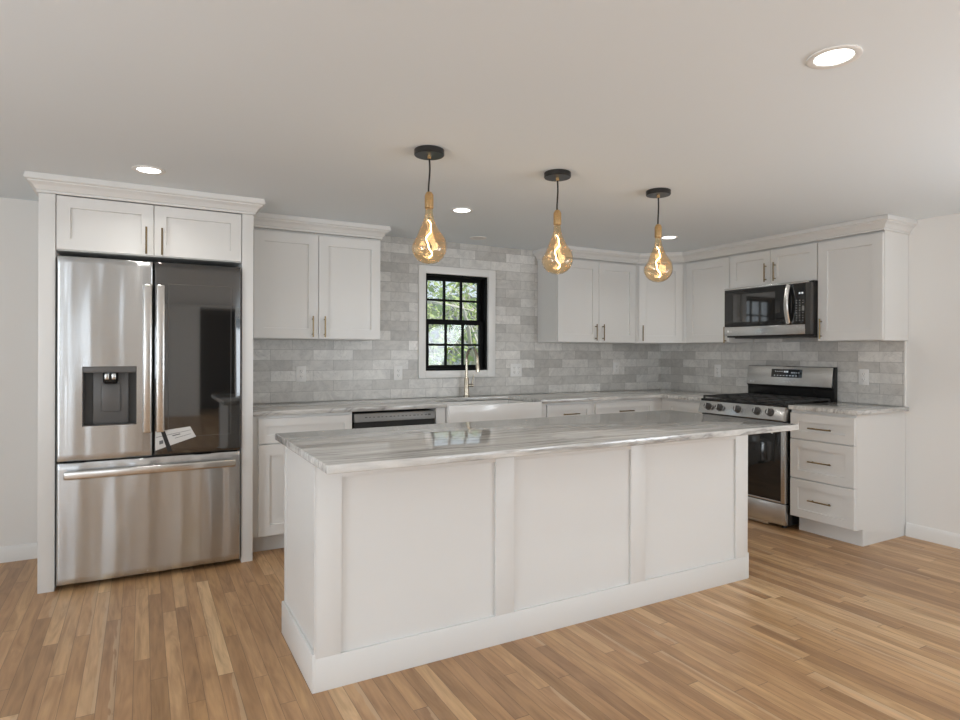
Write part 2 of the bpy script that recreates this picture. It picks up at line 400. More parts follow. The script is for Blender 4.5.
struct(rw.build('wall_rear', M['wall']))
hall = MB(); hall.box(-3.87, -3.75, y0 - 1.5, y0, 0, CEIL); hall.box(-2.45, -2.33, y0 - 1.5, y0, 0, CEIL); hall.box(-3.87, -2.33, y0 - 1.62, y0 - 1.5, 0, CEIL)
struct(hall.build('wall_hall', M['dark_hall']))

def unseen_window(name, x0, x1, z0, z1, y, cols, rows, axis='x'):  # unseen windows, invented as openings for the added lamps
    f = MB(); t = .035
    def bx(a, b, c, d, w=.02):
        if axis == 'x': f.box(a, b, y - w, y + w, c, d)
        else: f.box(y - w, y + w, a, b, c, d)
    bx(x0, x1, z0, z0 + t); bx(x0, x1, z1 - t, z1); bx(x0, x0 + t, z0 + t, z1 - t); bx(x1 - t, x1, z0 + t, z1 - t)
    for i in range(1, cols): xx = x0 + (x1 - x0) * i / cols; bx(xx - .015, xx + .015, z0 + t, z1 - t)
    for i in range(1, rows): zz = z0 + (z1 - z0) * i / rows; bx(x0 + t, x1 - t, zz - .012, zz + .012, .012)
    o = struct(f.build(name, M['trimw']))
    g = MB()
    if axis == 'x': g.box(x0 + t, x1 - t, y - .004, y + .004, z0 + t, z1 - t)
    else: g.box(y - .004, y + .004, x0 + t, x1 - t, z0 + t, z1 - t)
    g.build('pane', M['glass'], o)
unseen_window('window_unseen_2', *RH[0], (y0 + y1) / 2 - .02, 2, 2)
unseen_window('window_unseen_3', *RH[2], (y0 + y1) / 2 - .02, 2, 1)
unseen_window('window_unseen_4', *LWS[0], LEFT_X - .08, 2, 2, 'y')
unseen_window('window_unseen_5', *LWS[1], LEFT_X - .08, 2, 2, 'y')
unseen_window('window_unseen_6', *RWS[0], .08, 2, 2, 'y')
unseen_window('window_unseen_7', *RWS[1], .08, 2, 2, 'y')

def baseboard(name, F, u0, u1):
    m_ = MB(); prof = [(0, 0), (.016, 0), (.016, .072), (.011, .086), (.006, .094), (0, .094)]
    m_.prism([F.p(u0, a, z) for a, z in prof], F.p(u1, 0, 0) - F.p(u0, 0, 0))
    return struct(m_.build(name, M['trimw']))
baseboard('baseboard_back', FB, LEFT_X, -5.262)
baseboard('baseboard_right', FR, 2.366, -REAR_Y)

# ------------------------------------------------------------------ backsplash tile
ts = MB(); UPL, UPR = -3.205, -1.573
ts.box(-4.172, -2.769, -.010, 0, .921, 1.388); ts.box(-2.035, -.010, -.010, 0, .921, 1.388); ts.box(-2.769, -2.035, -.010, 0, .921, 1.083)
ts.box(UPL, -2.769, -.010, 0, 1.388, CEIL - .001); ts.box(-2.035, UPR, -.010, 0, 1.388, CEIL - .001); ts.box(-2.769, -2.035, -.010, 0, 2.023, CEIL - .001)
struct(ts.build('trim_1', M['tile_b']))
ts = MB(); ts.box(-.010, 0, -2.352, 0, .921, 1.388); ts.box(-.010, 0, -1.90, -1.125, 1.388, 1.43)
struct(ts.build('trim_2', M['tile_s']))
struct(MB().box(-.013, 0, -2.360, -2.352, .921, 1.388).build('trim_3', M['trimw']))

# ------------------------------------------------------------------ kitchen window
win = struct(bpy.data.objects.new('window_1', None)); COL.objects.link(win); win.location = (-2.402, 0, WZ0); win['_o'] = (-2.402, 0, WZ0)
cs = MB(); c0, c1 = -2.769, -2.035
cs.box(c0, WX0, -.032, 0, 1.083, 2.023, .002); cs.box(WX1, c1, -.032, 0, 1.083, 2.023, .002)
cs.box(WX0, WX1, -.032, 0, WZ1, 2.023, .002); cs.box(WX0, WX1, -.032, 0, 1.083, WZ0, .002)
cs.build('casing', M['trimw'], win)
jb = MB(); t = .018
jb.box(WX0, WX0 + t, -.004, .13, WZ0, WZ1); jb.box(WX1 - t, WX1, -.004, .13, WZ0, WZ1); jb.box(WX0 + t, WX1 - t, -.004, .13, WZ1 - t, WZ1); jb.box(WX0 + t, WX1 - t, -.004, .13, WZ0, WZ0 + t)
jb.build('jamb', M['winblack'], win)
def sash(name, z0, z1, yc):
    m_ = MB(); a, b = WX0 + .018, WX1 - .018; st = .036
    m_.box(a, a + st, yc - .015, yc + .015, z0, z1); m_.box(b - st, b, yc - .015, yc + .015, z0, z1)
    m_.box(a + st, b - st, yc - .015, yc + .015, z0, z0 + st * .8); m_.box(a + st, b - st, yc - .015, yc + .015, z1 - st * .8, z1)
    for i in (1, 2): xx = a + st + (b - a - 2 * st) * i / 3; m_.box(xx - .009, xx + .009, yc - .011, yc + .011, z0 + st * .8, z1 - st * .8)
    zz = (z0 + z1) / 2; m_.box(a + st, b - st, yc - .010, yc + .010, zz - .009, zz + .009)
    o = m_.build(name, M['winblack'], win)
    MB().box(a + st * .9, b - st * .9, yc - .002, yc + .002, z0 + st * .7, z1 - st * .7).build('pane', M['glass'], o)
sash('upper_sash', 1.553, WZ1 - .018, .078)
sash('lower_sash', WZ0 + .018, 1.565, .045)

# ------------------------------------------------------------------ cabinet builders
def pull(F, u, n, z, L, vertical, parent, mat='brass', r=.0052):
    m_ = MB(); h = L / 2; s = .028
    if vertical:
        m_.tube([F.p(u, n + s, z - h), F.p(u, n + s, z + h)], r, 10)
        for d in (-.36, .36): m_.tube([F.p(u, n - .001, z + d * L), F.p(u, n + s, z + d * L)], r * .85, 8)
    else:
        m_.tube([F.p(u - h, n + s, z), F.p(u + h, n + s, z)], r, 10)
        for d in (-.36, .36): m_.tube([F.p(u + d * L, n - .001, z), F.p(u + d * L, n + s, z)], r * .85, 8)
    return m_.build('handle', M[mat], parent)
def front(kind, F, u0, u1, z0, z1, nf, parent, hnd=None, fw=.07, mat='brass', L=.15):
    """a shaker door or drawer front with its bar pull; hnd = (u, z, vertical)"""
    g = .0018
    o = MB().shaker(F, u0 + g, u1 - g, z0 + g, z1 - g, nf - .02, nf, fw).build(kind, M['cab'], parent)
    if hnd: pull(F, hnd[0], nf, hnd[1], L, hnd[2], o, mat)
    return o
UZ0, UZ1, UD = 1.39, 2.146, .325
CROWN = [(0, 0), (.008, 0), (.011, .003), (.011, .010), (.008, .013), (.014, .017), (.019, .026), (.028, .038), (.042, .049), (.047, .052), (.047, .058), (.057, .061), (.060, .066), (.060, .0770), (.056, .0775), (.056, .0930), (0, .0930)]
def crown(path, z, label):
    b = bmesh.new(); P = [Vector((x, y)) for x, y in path]; k = len(P); secs = []
    for i in range(k):
        ds = []
        if i > 0: ds.append((P[i] - P[i - 1]).normalized())
        if i < k - 1: ds.append((P[i + 1] - P[i]).normalized())
        ns = [Vector((d.y, -d.x)) for d in ds]
        nn = (sum(ns, Vector((0, 0)))).normalized(); sc = 1 / max(nn.dot(ns[0]), .3)
        secs.append([b.verts.new((P[i].x + nn.x * o_ * sc, P[i].y + nn.y * o_ * sc, z + h)) for o_, h in CROWN])
    q = len(CROWN)
    for A, B in zip(secs, secs[1:]):
        for j in range(q): b.faces.new([A[j], A[(j + 1) % q], B[(j + 1) % q], B[j]])
    b.faces.new(secs[0]); b.faces.new(secs[-1][::-1]); bmesh.ops.recalc_face_normals(b, faces=b.faces)
    mb = MB(); mb.merge(b)
    return tag(mb.build('crown_molding', M['cab'], None, 12.), label, 'crown molding', 'white crown moldings on the cabinets')

# ---- refrigerator surround
PF = -.706
tag(MB().box(-5.263, -5.188, PF, -.001, 0, 2.146, .001).build('end_panel', M['cab']), 'tall white side panel at the left of the stainless refrigerator', 'panel', 'tall white panels beside the refrigerator')
tag(MB().box(-4.239, -4.173, PF, -.001, 0, 2.146, .001).build('end_panel', M['cab']), 'tall white side panel between the refrigerator and the base cabinet', 'panel', 'tall white panels beside the refrigerator')
c = thing('wall_cabinet', (-4.71, -.35, 1.846), 'low wide white two-door wall cabinet above the refrigerator', 'cabinet', 'white wall cabinets')
MB().box(-5.187, -4.240, PF + .022, -.002, 1.848, 2.146).build('carcass', M['cab'], c)
front('door', FB, -5.186, -4.718, 1.850, 2.1455, .702, c, (-4.757, 1.933, True), .062, 'brass', .155)
front('door', FB, -4.718, -4.241, 1.850, 2.1455, .702, c, (-4.677, 1.933, True), .062, 'brass', .155)
crown([(-5.26, -.001), (-5.26, PF), (-4.173, PF), (-4.173, -.392)], 2.1465, 'white crown molding on top of the refrigerator cabinet')

# ---- wall cabinets, back wall left
c = thing('wall_cabinet', (-3.69, -.16, UZ0), 'white two-door wall cabinet between the refrigerator and the window', 'cabinet', 'white wall cabinets')
MB().box(-4.171, -3.207, -UD + .021, -.002, UZ0, UZ1).build('carcass', M['cab'], c)
front('door', FB, -4.115, -3.673, UZ0 + .002, 2.132, UD, c, (-3.717, 1.478, True))
front('door', FB, -3.673, -3.209, UZ0 + .002, 2.132, UD, c, (-3.632, 1.478, True))
crown([(-4.171, -UD + .004), (-3.207, -UD + .004), (-3.207, -.012)], UZ1, 'white crown molding above the two-door wall cabinet left of the window')
# ---- wall cabinets, back wall right of window
c = thing('wall_cabinet', (-1.1, -.16, UZ0), 'white two-door wall cabinet right of the window over the drawers', 'cabinet', 'white wall cabinets')
MB().box(-1.571, -.642, -UD + .021, -.002, UZ0, UZ1).build('carcass', M['cab'], c)
front('door', FB, -1.569, -1.107, UZ0 + .002, 2.132, UD, c, (-1.151, 1.484, True))
front('door', FB, -1.107, -.660, UZ0 + .002, 2.132, UD, c, (-1.066, 1.484, True))
# ---- diagonal corner
A, B = Vector((-.640, -UD, 0)), Vector((-UD, -.618, 0)); dv = (B - A); Ld = dv.length
FD = Fr(A, dv, (dv.y, -dv.x, 0))
c = thing('wall_cabinet', (-.3, -.3, UZ0), 'white diagonal single-door wall cabinet in the corner of the room', 'cabinet', 'white wall cabinets')
ii = FD.N * -.021
cc = [(-.640, -.002), (-.640, -UD + .021 + .002), tuple((A + ii).xy), tuple((B + ii).xy), (-UD + .023, -.618), (-.002, -.618), (-.002, -.002)]
MB().prism([(x, y, UZ0) for x, y in cc], (0, 0, UZ1 - UZ0)).build('carcass', M['cab'], c)
front('door', FD, .014, Ld - .014, UZ0 + .002, 2.132, 0., c, (.055, 1.484, True), .065)
# ---- right wall run
c = thing('wall_cabinet', (-.16, -.87, UZ0), 'white single-door wall cabinet between the corner cabinet and the microwave', 'cabinet', 'white wall cabinets')
MB().fbox(FR, .620, 1.118, .002, UD - .021, UZ0, UZ1).build('carcass', M['cab'], c)
front('door', FR, .640, 1.117, UZ0 + .002, 2.132, UD, c, (1.085, 1.455, True), .07, 'brass', .14)
c = thing('wall_cabinet', (-.16, -1.51, 1.852), 'short white two-door wall cabinet directly above the microwave', 'cabinet', 'white wall cabinets')
MB().fbox(FR, 1.120, 1.903, .002, UD - .021, 1.850, UZ1).build('carcass', M['cab'], c)
front('door', FR, 1.121, 1.512, 1.852, 2.132, UD, c, (1.474, 1.953, True), .06)
front('door', FR, 1.512, 1.902, 1.852, 2.132, UD, c, (1.556, 1.953, True), .06)
c = thing('wall_cabinet', (-.16, -2.14, UZ0), 'white single-door wall cabinet right of the microwave at the end of the run', 'cabinet', 'white wall cabinets')
MB().fbox(FR, 1.905, 2.372, .002, UD - .021, UZ0, UZ1).build('carcass', M['cab'], c)
front('door', FR, 1.907, 2.371, UZ0 + .002, 2.132, UD, c, (1.940, 1.482, True))
q = .004
crown([(-1.571, -.012), (-1.571, -UD + q), (-.640 + .001, -UD + q), (-UD + q, -.618 + .001), (-UD + q, -2.372), (-.002, -2.372)], UZ1, 'long white crown molding running around the corner wall cabinets')

# ------------------------------------------------------------------ base cabinets
BZ0, BZ1, BD = .115, .888, .61
def base_carcass(F, u0, u1, parent, end=None):
    MB().fbox(F, u0, u1, .003, BD, BZ0, BZ1).build('carcass', M['cab'], parent)
    MB().fbox(F, u0, u1, .003, .535, 0, BZ0).build('toe_kick', M['toe'], parent)
c = thing('base_cabinet', (-3.84, -.31, 0), 'white base cabinet with one drawer and one door beside the refrigerator', 'cabinet', 'white base cabinets')
base_carcass(FB, -4.171, -3.514, c)
front('drawer', FB, -4.130, -3.518, .708, .872, BD + .02, c, None, .052)
front('door', FB, -4.130, -3.518, BZ0 + .002, .704, BD + .02, c, (-3.56, .60, True))
c = thing('base_cabinet', (-2.43, -.31, 0), 'white sink base cabinet under the farmhouse sink', 'cabinet', 'white base cabinets')
MB().fbox(FB, -2.888, -1.906, .003, BD, BZ0, .640).fbox(FB, -2.888, -2.812, .003, BD + .018, .640, BZ1).fbox(FB, -1.964, -1.906, .003, BD + .018, .640, BZ1).build('carcass', M['cab'], c)
MB().fbox(FB, -2.888, -1.906, .003, .535, 0, BZ0).build('toe_kick', M['toe'], c)
front('door', FB, -2.884, -2.397, BZ0 + .002, .636, BD + .02, c, (-2.44, .53, True)); front('door', FB, -2.397, -1.910, BZ0 + .002, .636, BD + .02, c, (-2.354, .53, True))
c = thing('base_cabinet', (-1.66, -.31, 0), 'narrow white base cabinet with a drawer just right of the sink', 'cabinet', 'white base cabinets')
base_carcass(FB, -1.904, -1.416, c)
front('drawer', FB, -1.898, -1.436, .712, .872, BD + .02, c, (-1.667, .79, False), .048, L=.165)
front('door', FB, -1.898, -1.436, BZ0 + .002, .708, BD + .02, c, (-1.48, .60, True))
c = thing('base_cabinet', (-1.05, -.31, 0), 'wide white base cabinet with a drawer next to the inside corner', 'cabinet', 'white base cabinets')
base_carcass(FB, -1.414, -.612, c)
front('drawer', FB, -1.394, -.724, .712, .872, BD + .02, c, (-1.066, .79, False), .048, L=.165)
front('door', FB, -1.394, -1.06, BZ0 + .002, .708, BD + .02, c, (-1.10, .60, True)); front('door', FB, -1.06, -.724, BZ0 + .002, .708, BD + .02, c, (-1.02, .60, True))
c = thing('base_cabinet', (-.31, -.53, 0), 'white corner base cabinet between the inside corner and the range', 'cabinet', 'white base cabinets')
MB().fbox(FR, .003, 1.090, .003, BD, BZ0, BZ1).build('carcass', M['cab'], c); MB().fbox(FR, .003, 1.090, .003, .535, 0, BZ0).build('toe_kick', M['toe'], c)
front('drawer', FR, .70, 1.086, .712, .872, BD + .02, c, None, .048)
front('door', FR, .70, 1.086, BZ0 + .002, .708, BD + .02, c, (1.05, .60, True))
c = thing('base_cabinet', (-.31, -2.12, 0), 'white three-drawer base cabinet right of the range', 'cabinet', 'white base cabinets')
MB().fbox(FR, 1.892, 2.340, .003, BD, BZ0, BZ1).build('carcass', M['cab'], c); MB().fbox(FR, 1.905, 2.340, .003, .535, 0, BZ0).build('toe_kick', M['cab'], c)
ep = MB(); prof = [(.003, 0), (.535, 0), (.535, BZ0), (BD + .001, BZ0), (BD + .001, BZ1), (.003, BZ1)]
ep.prism([FR.p(2.340, a, z) for a, z in prof], FR.U * .018); ep.build('side_panel', M['cab'], c)
for z0_, z1_, hz in ((.682, .868, .768), (.397, .678, .532), (BZ0 + .002, .393, .256)):
    front('drawer', FR, 1.894, 2.356, z0_, z1_, BD + .02, c, (2.128, hz, False), .058, L=.165)

# ------------------------------------------------------------------ countertops
CT0, CT1 = .890, .920
SKx0, SKx1, SKy = -2.806, -1.970, -.165
pts = [(-4.171, -.0105), (-4.171, -.645), (SKx0, -.645), (SKx0, SKy), (SKx1, SKy), (SKx1, -.645), (-.645, -.645), (-.645, -1.092), (-.0105, -1.092), (-.0105, -.0105)]
tag(MB().prism([(x, y, CT0) for x, y in pts], (0, 0, CT1 - CT0), .003).build('countertop', M['stone']), 'grey veined stone countertop running along the back wall around the sink to the range', 'countertop', 'grey veined stone countertops')
tag(MB().box(-.645, -.0145, -2.385, -1.889, CT0, CT1, .003).build('countertop', M['stone']), 'short grey veined stone countertop on the three-drawer cabinet right of the range', 'countertop', 'grey veined stone countertops')

# ------------------------------------------------------------------ island
IX0, IX1, IY0, IY1 = -4.199, -1.720, -2.373, -1.800
c = thing('kitchen_island', ((IX0 + IX1) / 2, (IY0 + IY1) / 2, 0), 'white kitchen island with three recessed panels under the long stone slab', 'island')
MB().box(IX0 + .003, IX1 - .003, IY0 + .013, IY1, 0, .889).build('body', M['cab'], c)
for (a, b) in ((IX0, -4.097), (-3.404, -3.308), (-2.611, -2.513), (-1.822, IX1)):
    MB().box(a, b, IY0, IY0 + .013, .1285, .889, .0012).build('stile', M['cab'], c)
for (a, b) in ((-4.097, -3.404), (-3.308, -2.611), (-2.513, -1.822)):
    MB().box(a, b, IY0, IY0 + .013, .812, .889, .0012).build('top_rail', M['cab'], c)
MB().box(IX0, IX1, IY0, IY0 + .013, .0, .1285, .001).build('bottom_rail', M['cab'], c)
def skirting(x0_, x1_):
    m_ = MB()
    m_.box(x0_, x1_, IY0 - .0005, IY1 + .006, 0, .148, .003); return m_.build('base_trim', M['cab'], c)
skirting(IX0 - .011, IX0 + .003); skirting(IX1 - .003, IX1 + .011)
MB().box(IX0, IX0 + .003, IY1 - .03, IY1 + .004, .148, .889, .001).build('corner_bead', M['cab'], c)
MB().box(IX0 - .004, IX0 + .003, IY0, IY0 + .016, .148, .889, .001).build('corner_bead', M['cab'], c)
tag(MB().box(-4.236, -1.712, -2.680, -1.764, CT0 - .001, CT1, .004, 3).build('island_countertop', M['stone']), 'long glossy grey veined stone slab on the white island', 'countertop', 'grey veined stone countertops')

# ------------------------------------------------------------------ farmhouse sink and faucet
c = thing('farmhouse_sink', (-2.388, -.41, .645), 'white apron-front farmhouse sink below the window', 'sink')
sx0, sx1, sy0, sy1, sz0, sz1 = SKx0 + .002, SKx1 - .002, -.668, -.150, .645, .8895
w = .026
b = MB(); zr = .904
b.box(sx0, sx1, sy0, -.648, sz0, zr, .008, 3)
b.build('apron', M['ceramic'], c)
b = MB()
b.box(sx0, sx1, -.646, -.624, sz0, zr - .001, .003); b.box(sx0, sx0 + w, -.624, SKy - .003, sz0, .888, .003); b.box(sx1 - w, sx1, -.624, SKy - .003, sz0, .888, .003)
b.box(sx0 + w, sx1 - w, SKy - .028, SKy - .003, sz0, .888, .003); b.box(sx0 + w, sx1 - w, -.624, SKy - .028, sz0, sz0 + .025)
b.build('basin', M['ceramic'], c)
MB().lathe([(0, 0), (.045, 0), (.045, .004), (.03, .002), (0, .002)], (-2.388, -.39, sz0 + .025)).build('drain', M['steel'], c)
fx, fy = -2.352, -.085
c = thing('kitchen_faucet', (fx, fy, .92), 'tall gooseneck brushed nickel faucet in front of the window', 'faucet')
MB().lathe([(.029, 0), (.029, .006), (.022, .012), (.0205, .02), (.0205, .15), (.018, .158), (0, .158)], (fx, fy, .92)).build('body', M['nickel'], c)
P = [(fx, fy, 1.07), (fx, fy, 1.13), (fx, fy, 1.235)]
for i in range(1, 13):
    a = math.pi * i / 12; P.append((fx + .012 * i / 12, fy - .085 + .085 * math.cos(a), 1.235 + .10 * math.sin(a)))
P.append((fx + .012, fy - .172, 1.20))
MB().tube(P, .0125, 14).build('spout', M['nickel'], c)
MB().tube([(fx + .012, fy - .172, 1.205), (fx + .012, fy - .173, 1.19), (fx + .012, fy - .175, 1.155), (fx + .012, fy - .176, 1.135)], [.0135, .016, .0175, .0165], 14).build('spray_head', M['nickel'], c)
MB().tube([(fx + .015, fy, 1.015), (fx + .062, fy, 1.015)], .014, 14).tube([(fx + .054, fy, 1.018), (fx + .060, fy - .002, 1.06), (fx + .068, fy - .004, 1.105)], [.007, .0055, .005], 10).build('lever', M['nickel'], c)

# ------------------------------------------------------------------ dishwasher
c = thing('dishwasher', (-3.198, -.33, 0), 'stainless dishwasher with a top control strip under the back counter', 'dishwasher')
MB().box(-3.506, -2.896, -.60, -.02, .10, .872).build('body', M['gasket'], c)
MB().box(-3.500, -2.900, -.53, -.10, 0, .10).build('toe_panel', M['blackm'], c)
MB().hexa([(-3.504, -.640, .815), (-2.898, -.640, .815), (-2.898, -.601, .815), (-3.504, -.601, .815), (-3.504, -.628, .872), (-2.898, -.628, .872), (-2.898, -.601, .872), (-3.504, -.601, .872)], .002).build('control_strip', M['panel_grey'], c)
FW_ = Fr((0, -.6345, 0), (1, 0, 0), (0, -1, 0))
for i in range(16):
    u = -3.43 + i * .030
    MB().fbox(FW_, u, u + (.010 if i % 3 else .016), -.004, .0025, .843, .849).build('button', M['gray'], c)
MB().fbox(FW_, -2.955, -2.935, -.004, .0025, .842, .852).build('indicator', M['gray'], c)
MB().box(-3.504, -2.898, -.625, -.601, .775, .815).build('pocket_handle', M['blackm'], c)
MB().box(-3.504, -2.898, -.645, -.601, .112, .775, .006).build('door', M['steel'], c)

# ------------------------------------------------------------------ refrigerator
FY = .735     # door face, measured out from the back wall
fx0, fx1, fm = -5.178, -4.249, -4.7185
c = thing('refrigerator', ((fx0 + fx1) / 2, -.36, 0), 'stainless french-door refrigerator with a dark glass right door', 'refrigerator')
MB().box(fx0 + .006, fx1 - .006, -.645, -.03, .03, 1.775).build('body', M['gray'], c)
for x in (fx0 + .08, fx1 - .08):
    for y in (-.58, -.10): MB().lathe([(.022, 0), (.022, .03), (0, .03)], (x, y, 0), seg=14).build('foot', M['blackm'], c)
MB().box(fx0 + .02, fx1 - .02, -.62, -.60, .02, .06).build('kick_grille', M['blackm'], c)
for x in (fx0 + .06, fx1 - .06): MB().box(x - .05, x + .05, -.70, -.55, 1.775, 1.795, .004).build('hinge_cover', M['gray'], c)
def curved_front(u0, u1, z0, z1, n0, n1, bulge, name, mat, hole=None, wav=0.):
    """door slab with a gently bowed face and soft vertical edges; hole = dispenser opening"""
    b = bmesh.new(); N = 110 if wav else 20
    us = sorted(set([u0 + (u1 - u0) * i / N for i in range(N + 1)] + [u0 + .004, u1 - .004] + ([hole[0], hole[1]] if hole else [])))
    NZ = max(6, int((z1 - z0) / .035)); zs = sorted(set([z0 + (z1 - z0) * i / NZ for i in range(NZ + 1)] + [z0 + .006, z1 - .006] + ([hole[2], hole[3]] if hole else [])))
    def nn(u, z):
        t = (u - u0) / (u1 - u0); e = min(u - u0, u1 - u, .012) / .012
        ez = min(z - z0, z1 - z, .006) / .006
        wv = 0.
        if wav:
            for f_, a_, p_ in ((3.1, .0017, .3), (6.3, .0009, 1.9), (11.7, .00034, 4.1), (19., .00012, 2.2)):
                wv += a_ * math.sin(2 * math.pi * f_ * u + p_ * (1 + z0) + .9 * math.sin(3.1 * z + p_ * 2) + .35 * math.sin(8.3 * z + p_))
            wv *= wav * min(1, e) * min(1, ez) * min(1., min(u - u0, u1 - u) / .05)
        return n1 + wv + bulge * (4 * t * (1 - t) - 1) - .009 * (1 - math.sqrt(max(0, 1 - (1 - e) ** 2))) - .004 * (1 - ez) ** 2
    V = {(i, j): b.verts.new(FB.p(u, nn(u, z), z)) for i, u in enumerate(us) for j, z in enumerate(zs)}
    Bk = {}
    for i in range(len(us)):
        for j in range(len(zs)):
            if i in (0, len(us) - 1) or j in (0, len(zs) - 1): Bk[(i, j)] = b.verts.new(FB.p(us[i], n0, zs[j]))
    for i in range(len(us) - 1):
        for j in range(len(zs) - 1):
            if hole and us[i] >= hole[0] - 1e-6 and us[i + 1] <= hole[1] + 1e-6 and zs[j] >= hole[2] - 1e-6 and zs[j + 1] <= hole[3] + 1e-6: continue
            b.faces.new([V[i, j], V[i + 1, j], V[i + 1, j + 1], V[i, j + 1]])
    I, Jm = len(us) - 1, len(zs) - 1
    for i in range(I):
        for j in (0, Jm): b.faces.new([V[i, j], V[i + 1, j], Bk[i + 1, j], Bk[i, j]])
    for j in range(Jm):
        for i in (0, I): b.faces.new([V[i, j], V[i, j + 1], Bk[i, j + 1], Bk[i, j]])
    bmesh.ops.recalc_face_normals(b, faces=b.faces)
    mb = MB(); mb.merge(b); return mb.build(name, M[mat], c, 50)
DZ0, DZ1 = .700, 1.812
H = (-5.062, -4.803, .886, 1.214)
ld = curved_front(fx0, fm - .003, DZ0, DZ1, FY - .075, FY, .006, 'door', 'steel_f', H, .8)
MB().box(fx0 + .01, fm - .012, -(FY - .074), -(FY - .088), DZ0 + .01, DZ1 - .01).build('gasket', M['gasket'], ld)
# dispenser niche
d = MB(); hu0, hu1, hz0, hz1 = H; nb = FY - .068
d.fbox(FB, hu0, hu0 + .005, nb, FY - .001, hz0, hz1); d.fbox(FB, hu1 - .005, hu1, nb, FY - .001, hz0, hz1); d.fbox(FB, hu0, hu1, nb, FY - .001, hz0, hz0 + .006); d.fbox(FB, hu0, hu1, nb, FY - .001, hz1 - .004, hz1); d.fbox(FB, hu0, hu1, nb - .002, nb, hz0, hz1)
dp = d.build('dispenser', M['gray'], ld)
MB().fbox(FB, hu0 + .005, hu1 - .005, nb + .03, FY + .001, hz1 - .034, hz1 - .004, .002).build('display_panel', M['gray2'], dp)
MB().fbox(FB, hu0 + .048, hu1 - .040, nb, nb + .020, hz0 + .006, hz1 - .034, .003).build('back_plate', M['gray2'], dp)
MB().fbox(FB, -4.973, -4.885, nb + .020, nb + .034, hz0 + .075, hz0 + .230, .004).build('paddle', M['gray2'], dp)
MB().lathe([(.038, 0), (.038, .05), (.030, .062), (0, .062)], FB.p(-4.930, nb + .036, hz1 - .035), (0, 0, -1), 20).build('ice_chute', M['black'], dp)
MB().fbox(FB, -4.957, -4.937, nb + .072, nb + .077, hz1 - .072, hz1 - .040, .002).fbox(FB, -4.924, -4.904, nb + .072, nb + .077, hz1 - .072, hz1 - .040, .002).build('button', M['steel'], dp)
rd = curved_front(fm + .003, fx1, DZ0, DZ1, FY - .075, FY, .0, 'door', 'fridge_glass')
rd['label'] = 'dark mirrored glass right door'
MB().fbox(FB, fm + .003, fm + .009, FY - .07, FY - .0115, DZ0 + .006, DZ1 - .006).build('edge_trim', M['steel'], rd)
MB().box(fm + .012, fx1 - .01, -(FY - .074), -(FY - .088), DZ0 + .01, DZ1 - .01).build('gasket', M['gasket'], rd)
ip = MB(); a, b_, z0_, z1_ = fm + .075, fx1 - .055, .80, 1.69; t = .0018; nn = FY + .0003
for (p_, q_, r_, s_) in ((a, b_, z0_, z0_ + t), (a, b_, z1_ - t, z1_), (a, a + t, z0_, z1_), (b_ - t, b_, z0_, z1_)): ip.fbox(FB, p_, q_, FY - .003, nn, r_, s_)
ip.build('view_window_border', M['gray2'], rd)
def vbar(u, parent, z0_, z1_):
    m_ = MB(); nf = FY
    prof = []
    m_.fbox(FB, u - .022, u + .022, nf + .020, nf + .040, z0_, z1_, .008, 3)
    for z in (z0_ + .03, z1_ - .03): m_.fbox(FB, u - .012, u + .012, nf - .004, nf + .024, z - .02, z + .02, .004)
    return m_.build('handle', M['steel_b'], parent)
vbar(-4.749, ld, .836, 1.680); vbar(-4.684, rd, .836, 1.680)
fd = curved_front(fx0, fx1, .032, .690, FY - .075, FY, .006, 'freezer_drawer', 'steel_f', None, 1.)
m_ = MB(); m_.fbox(FB, fx0 + .035, fx1 - .030, FY + .024, FY + .046, .606, .652, .010, 3)
for u in (fx0 + .065, fx1 - .06): m_.fbox(FB, u - .02, u + .02, FY - .008, FY + .030, .617, .643, .004)
m_.build('handle', M['steel_b'], fd)
lg = MB(); lz, lu = 1.738, -5.093; nf = FY + .0004
lg.lathe([(.0145, -.002), (.0145, .0006), (.0115, .0006), (.0115, -.002)], FB.p(lu, nf - .004, lz), FB.N, 24, close=False).fbox(FB, lu - .002, lu + .001, nf - .006, nf - .0025, lz - .006, lz + .006).text(FB, 'LG', lu + .022, nf - .0034, lz - .010, .030)
lg.build('badge', M['white_mark'], ld)
PZ = ((fm + .010, .838), (-4.528, .858), (-4.496, .797), (fm + .010, .729))      # sheet corners on the door face
def on_sheet(a, b_):
    t_ = [PZ[0][k] * (1 - a) + PZ[1][k] * a for k in (0, 1)]; w_ = [PZ[3][k] * (1 - a) + PZ[2][k] * a for k in (0, 1)]
    return t_[0] * (1 - b_) + w_[0] * b_, t_[1] * (1 - b_) + w_[1] * b_
def sheet_patch(a0, a1, b0, b1, off, th):
    return MB().prism([FB.p(u_, FY + off, z_) for u_, z_ in (on_sheet(a0, b0), on_sheet(a1, b0), on_sheet(a1, b1), on_sheet(a0, b1))], FB.N * th)
o = tag(sheet_patch(0, 1, 0, 1, .0022, .0008).build('paper_sheet', M['paper']), 'white printed paper sheet on the lower corner of the dark glass refrigerator door', 'paper')
for a0, a1, b0, b1 in ((.02, .98, .30, .33), (.45, .66, .40, .47), (.10, .20, .55, .75), (.50, .92, .62, .65)):
    sheet_patch(a0, a1, b0, b1, .0029, .0004).build('print_line', M['ink'], o)
MB().prism([FB.p(u, FY + .0029, z) for u, z in ((-4.684, .846), (-4.662, .846), (-4.622, .722), (-4.644, .716))], FB.N * .0006).build('strap', M['blackm'], o)

